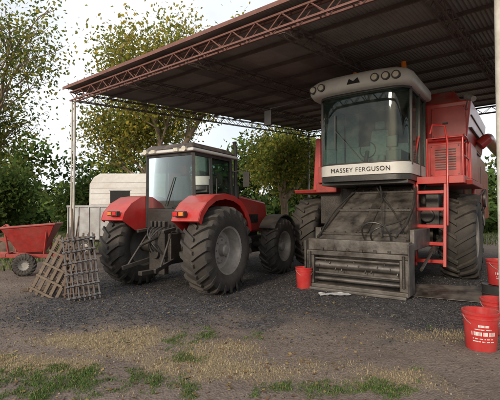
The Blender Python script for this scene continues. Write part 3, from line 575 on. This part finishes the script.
for i,(a,b_,c_,d) in enumerate([((.55,-3.2,1.05),(.4,-3.5,1.5),(1.1,-3.4,1.5),(1.05,-3.2,1.05)),((.7,-3.2,1.03),(.6,-3.45,1.35),(1.2,-3.4,1.3),(1.2,-2.5,1.5)),((1.0,-1.4,2.2),(1.3,-2.0,2.1),(1.35,-2.6,1.5),(1.1,-3.1,1.1)),((-.1,-1.4,2.2),(-.4,-1.9,1.9),(-.5,-2.5,1.5),(-.45,-3.1,1.1)),((.3,-1.4,2.25),(.2,-2.0,2.2),(.9,-2.2,1.7),(1.2,-2.9,1.2)),((.2,-1.45,2.25),(.5,-1.8,2.3),(.7,-2.6,1.9),(.85,-3.1,1.1))]):
    g.tube(bez(a,b_,c_,d,14),.017,7)
g.obj('hydraulic_hoses','black',cb)
g=G()
for x in (-.72,1.52): g.tube([(x,-.7,1.0),(x,-1.9,.75)],.06,12); g.tube([(x,-1.9,.75),(x,-2.9,.5)],.03,10)
g.obj('lift_cylinders','grease',cb)
g=G(); g.box(1.33,1.43,-3.0,-1.6,.85,1.25); g.box(-.66,-.52,-2.9,-1.5,.75,1.25); g.obj('feeder_side_shields','worn',cb,.02)
g=G(); g.box(1.17,2.05,-1.45,-.3,2.27,2.33); g.obj('platform_deck','grease',cb,.006)
g=G(); g.box(1.15,2.08,-1.49,-1.45,2.20,2.36); g.box(2.05,2.09,-1.45,-.3,2.20,2.36)
LXa,LXb,LY=1.14,1.72,-1.40
for x in (LXa,LXb): g.beam((x,LY-.22,.42),(x,LY,2.25),.06,.12)
for k in range(5):
    z=.5+k*.37; y=LY-.22+(z-.42)/1.83*.22; g.box(LXa+.02,LXb-.02,y-.10,y+.08,z,z+.07)
g.obj('ladder','red',cb,.008)
g=G()
def loop(x,y0,z0,z1,dy): g.tube([(x,y0,z0),(x,y0,z1-.08),(x,y0+dy*.2,z1),(x,y0+dy*.8,z1),(x,y0+dy,z1-.08),(x,y0+dy,z0)],.022,8)
loop(2.06,-1.42,2.3,3.25,1.0); g.tube([(2.06,-1.42,2.8),(2.06,-.42,2.8)],.018,8)
g.tube([(LXb+.05,LY-.15,1.3),(LXb+.06,LY-.12,3.1),(LXb+.0,LY-.02,3.45),(LXb-.25,LY-.02,3.5),(LXb-.3,LY-.02,3.3)],.022,8)
g.tube([(LXa-.04,LY-.15,1.3),(LXa-.05,LY-.10,2.6),(LXa-.03,LY,2.9),(LXa+.02,LY+.1,3.3)],.022,8)
g.tube([(1.35,LY,2.3),(1.35,LY,3.2),(1.8,LY,3.2),(2.06,LY,3.2)],.02,8)
g.obj('handrails','red',cb,0,60)
g=G(); g.box(-1.6,-1.0,-.9,-.4,2.1,2.35); g.box(-1.5,-.95,-1.0,-.7,2.35,2.8); g.obj('left_step_box','redd',cb,.03)
g=G(); g.box(1.2,1.5,-.9,-.5,1.2,2.0); g.tube([(1.25,-1.0,1.5),(1.25,-.5,1.5)],.16,14); g.obj('battery_box','black',cb,.03)
# ------------------------------------------------------------------ buckets & clutter
def bucket(loc,rz_,h=.44,r=.19,label=True,scale=1):
    e=empty('red_bucket',loc,rz_); g=G()
    g.lathe([(0,0),(0,r*.82),(.01,r*.84),(h*.82,r*.97),(h*.83,r*1.04),(h*.86,r*1.04),(h*.87,r*.98),(h*.93,r*.99),(h*.935,r*1.06),(h,r*1.07),(h,r*.97),(h*.5,r*.9),(.03,r*.78),(.03,0)],(0,0,0),'z',40); g.obj('pail','bucket',e,0,40)
    g=G(); g.tube([(r*1.06*math.cos(t),-.02-.10*math.sin(t)*1.2,h*.9-.13*math.sin(t)) for t in [math.pi*i/14 for i in range(15)]],.004,6); g.obj('handle','galv',e)
    if label:
        g=G(); A=[math.radians(a) for a in range(205,316,4)]; R=random.Random(3)
        for i in range(len(A)-1):
            for (z0,z1,i0,i1,q) in ((h*.26,h*.285,4,23,.25),(h*.33,h*.355,4,22,.25),(h*.42,h*.52,3,24,.18),(h*.57,h*.595,6,20,.25),(h*.64,h*.70,9,18,.0)):
                if i0<=i<i1 and R.random()>q:
                    rr=lambda z:r*(.84+.13*z/(h*.82))+.002
                    d=.008+.02*R.random()
                    g.add([(rr(z0)*math.cos(A[i]),rr(z0)*math.sin(A[i]),z0),(rr(z0)*math.cos(A[i+1]-d),rr(z0)*math.sin(A[i+1]-d),z0),(rr(z1)*math.cos(A[i+1]-d),rr(z1)*math.sin(A[i+1]-d),z1),(rr(z1)*math.cos(A[i]),rr(z1)*math.sin(A[i]),z1)],[(0,1,2,3)])
        g.obj('printed_label','label',e,0,0)
    return e
bucket((2.70,4.72,0),-.15); bucket((3.28,5.35,0),-.3,.44,.19); bucket((1.12,8.35,0),.2,.44,.17,False)
bucket((4.02,6.5,.42),.1,.40,.17)
e=empty('oil_drum',(4.02,6.5,0),0); g=G(); g.lathe([(0,0),(0,.24),(.13,.24),(.14,.25),(.15,.24),(.27,.24),(.28,.25),(.29,.24),(.41,.24),(.415,.25),(.42,.24),(.41,.22),(.41,0)],(0,0,0),'z',36); g.obj('drum_shell','black',e,0,40)
e=empty('metal_sheet',(3.75,7.5,0),-.5); g=G(); g.hexa([(-.65,-.35,.015),(.65,-.35,.015),(.65,.45,.16),(-.65,.4,.12),(-.65,-.35,.025),(.65,-.35,.025),(.65,.45,.17),(-.65,.4,.13)]); g.obj('plate','worn',e,.003); g=G(); g.box(-.6,.6,.15,.25,.0,.08); g.obj('support_timber','wood',e,.006)
g=G(); k=14; vs=[]
for j in range(8):
    for i in range(k): vs.append((i*.045-.3+.01*random.random(),j*.03-.1+.03*noise.noise(Vector((i*.4,j*.4,1))),.012+.04*abs(noise.noise(Vector((i*.35,j*.5,4))))))
g.add(vs,[(j*k+i,j*k+i+1,(j+1)*k+i+1,(j+1)*k+i) for j in range(7) for i in range(k-1)]); o=g.obj('crumpled_rag','rag',None,0,70); o.location=(1.62,7.68,.0)
def gate(name,loc,rz_,tilt,W,H,nv,nh,mt,th=.035,roll=0.,flat=False):
    e=empty(name,loc,rz_); e.rotation_euler=(tilt,roll,rz_); g=G()
    for i in range(nv):
        x=-W/2+W*i/(nv-1); g.box(x-(th if flat else th*.5),x+(th if flat else th*.5),-.012,.012,0,H+random.uniform(-.03,.03))
    for j in range(nh):
        z=.08+(H-.16)*j/(nh-1); g.box(-W/2-.03,W/2+.03,-.05,-.014,z-th*.6,z+th*.6)
    g.obj('bars_and_rails',mt,e,.003); 
    if not flat:
        g=G()
        for j in range(nh):
            z=.08+(H-.16)*j/(nh-1)
            for i in range(nv-1):
                x=-W/2+W*(i+.5)/(nv-1); g.tube([(x,-.05,z),(x,-.16,z-.02)],.009,6)
        g.obj('tines',mt,e)
    return e
gate('harrow_section',(-2.95,7.2,0),.25,math.radians(-14),.52,1.2,7,6,'bluegrey',.026,math.radians(-9))
gate('harrow_section',(-3.15,7.42,0),.1,math.radians(-12),.5,1.2,6,6,'rust',.03,math.radians(-3))
gate('wooden_pallet',(-3.85,7.45,0),-.25,math.radians(-16),.55,1.15,5,5,'wood',.032,math.radians(20),True)
gate('wooden_pallet',(-4.05,7.75,0),-.4,math.radians(-16),.5,1.1,4,4,'rust',.032,math.radians(24),True)
e=empty('wooden_pole',(-3.37,7.6,0)); g=G(); g.tube([(0,0,-.05),(.01,.03,.8),(-.03,.05,1.65)],.028,8,.02); g.tube([(-.12,.1,0),(-.02,.12,.8),(.08,.1,1.5)],.02,8,.014); g.tube([(.02,.1,.0),(-.1,.1,.7),(-.1,.12,1.3)],.016,8,.01); g.obj('sticks','wood',e)
e=empty('scrap_timber',(-4.0,8.3,0),.4); g=G(); g.box(-.6,.5,-.05,.05,0,.07); g.obox((0,.25,.05),(1.2,.1,.05),Matrix.Rotation(.5,3,'Z')); g.obox((.5,-.2,.06),(.8,.08,.05),Matrix.Rotation(-.7,3,'Z')); g.obj('planks','wood',e,.005)
e=empty('red_seed_hopper',(-5.7,10.4,0),.25)
g=G(); g.hexa([(-.22,-.2,.55),(.35,-.2,.55),(.35,.25,.55),(-.22,.25,.55),(-.55,-.45,1.15),(.66,-.45,1.25),(.66,.5,1.25),(-.55,.5,1.15)]); g.hexa([(-.58,-.48,1.15),(.69,-.48,1.25),(.69,.53,1.25),(-.58,.53,1.15),(-.58,-.48,1.20),(.69,-.48,1.30),(.69,.53,1.30),(-.58,.53,1.20)]); g.obj('hopper','redd',e,.02)
g=G(); g.beam((-.9,-.3,.5),(.9,-.3,.45),.07,.09); g.beam((-.9,.3,.5),(.9,.0,.45),.07,.09); g.beam((-.5,-.35,.5),(-.5,.35,.5),.06,.08)
for x in (-.4,.4):
    for y in (-.3,.3): g.beam((x,y,.5),(x*1.2,y*1.3,1.15),.04,.04)
g.beam((.85,-.2,.45),(.85,-.2,.02),.04,.04); g.beam((-.9,0,.5),(-1.5,.1,.45),.06,.06); g.obj('frame','redd',e,.005)
wheel(e,'ground_wheel',(.0,-.5,.27),.28,.16,.15,-1,16,.015,'lgrey',5); 
for o in list(e.children):
    if o.name.startswith('ground_wheel'): o.rotation_euler=(0,0,math.radians(-90)); o.location=(.5,-.5,0)
e=empty('red_disc_plough',(-8.6,14.2,0),.2); g=G(); g.beam((-1.2,0,.6),(1.2,.2,.6),.1,.12); g.beam((-.8,0,.6),(-.2,.5,1.1),.07,.07); g.beam((.4,.1,.6),(-.2,.5,1.1),.07,.07)
g.obj('frame','redd',e,.01); g=G()
for k in range(5): g.lathe([(0,0),(.03,.12),(.07,.27),(.075,.27),(.035,.1),(.01,0)],(-1+k*.48,-.1,.28),'y',20); g.beam((-1+k*.48,0,.3),(-1+k*.48,0,.6),.04,.04)
g.obj('discs','rust',e)
e=empty('box_trailer',(-5.6,15.2,0),-.12); g=G(); g.box(-.95,1.5,-.75,.75,.62,1.78); g.obj('box','galv',e,.02)
g=G()
for k in range(7): x=-.93+k*.4; g.box(x-.02,x+.02,-.785,-.75,.62,1.78)
g.box(-.98,1.53,-.79,-.752,1.74,1.81); g.box(-.98,1.53,-.79,-.752,.58,.66); g.obj('ribs','galv',e,.005)
g=G(); g.beam((-1.0,0,.5),(-2.2,0,.45),.08,.08); g.box(-.9,1.4,-.5,.5,.48,.6); g.obj('drawbar','black',e,.01)
for i,x in enumerate((-.3,.9)): wheel(e,'wheel_%d'%i,(0,0,0),.30,.18,.17,-1,16,.012,'lgrey',5)
for o in list(e.children):
    if o.name.startswith('wheel_0'): o.rotation_euler=(0,0,math.radians(90)); o.location=(-.3,-.62,.3)
    if o.name.startswith('wheel_1'): o.rotation_euler=(0,0,math.radians(90)); o.location=(.95,-.62,.3)
e=empty('white_caravan',(-5.6,18.6,0),-.1); g=G(); pts=[(-1.4,.55),(2.6,.55),(2.7,2.7),(2.55,3.05),(2.3,3.25),(-1.0,3.28),(-1.3,3.1),(-1.48,2.8),(-1.5,1.4)]; g.prism(pts,-.95,.95,'xz'); g.obj('body','cara',e,.06,30,3)
g=G()
for k in range(10): g.box(-1.40,2.62,-.962,-.953,.70+k*.24,.715+k*.24)
g.obj('corrugation_beads','galv',e)
g=G(); g.box(-.5,.4,-.975,-.955,1.95,2.5); g.obj('window','dark',e,.01)
g=G(); g.box(-.56,.46,-.97,-.953,1.90,1.945); g.box(-.56,.46,-.97,-.953,2.505,2.55); g.obj('window_frame','galv',e)
wheel(e,'wheel',(0,0,0),.32,.18,.18,-1,16,.012,'lgrey',5)
for o in list(e.children):
    if o.name.startswith('wheel'): o.rotation_euler=(0,0,math.radians(90)); o.location=(.6,-.8,.32)
print('done')
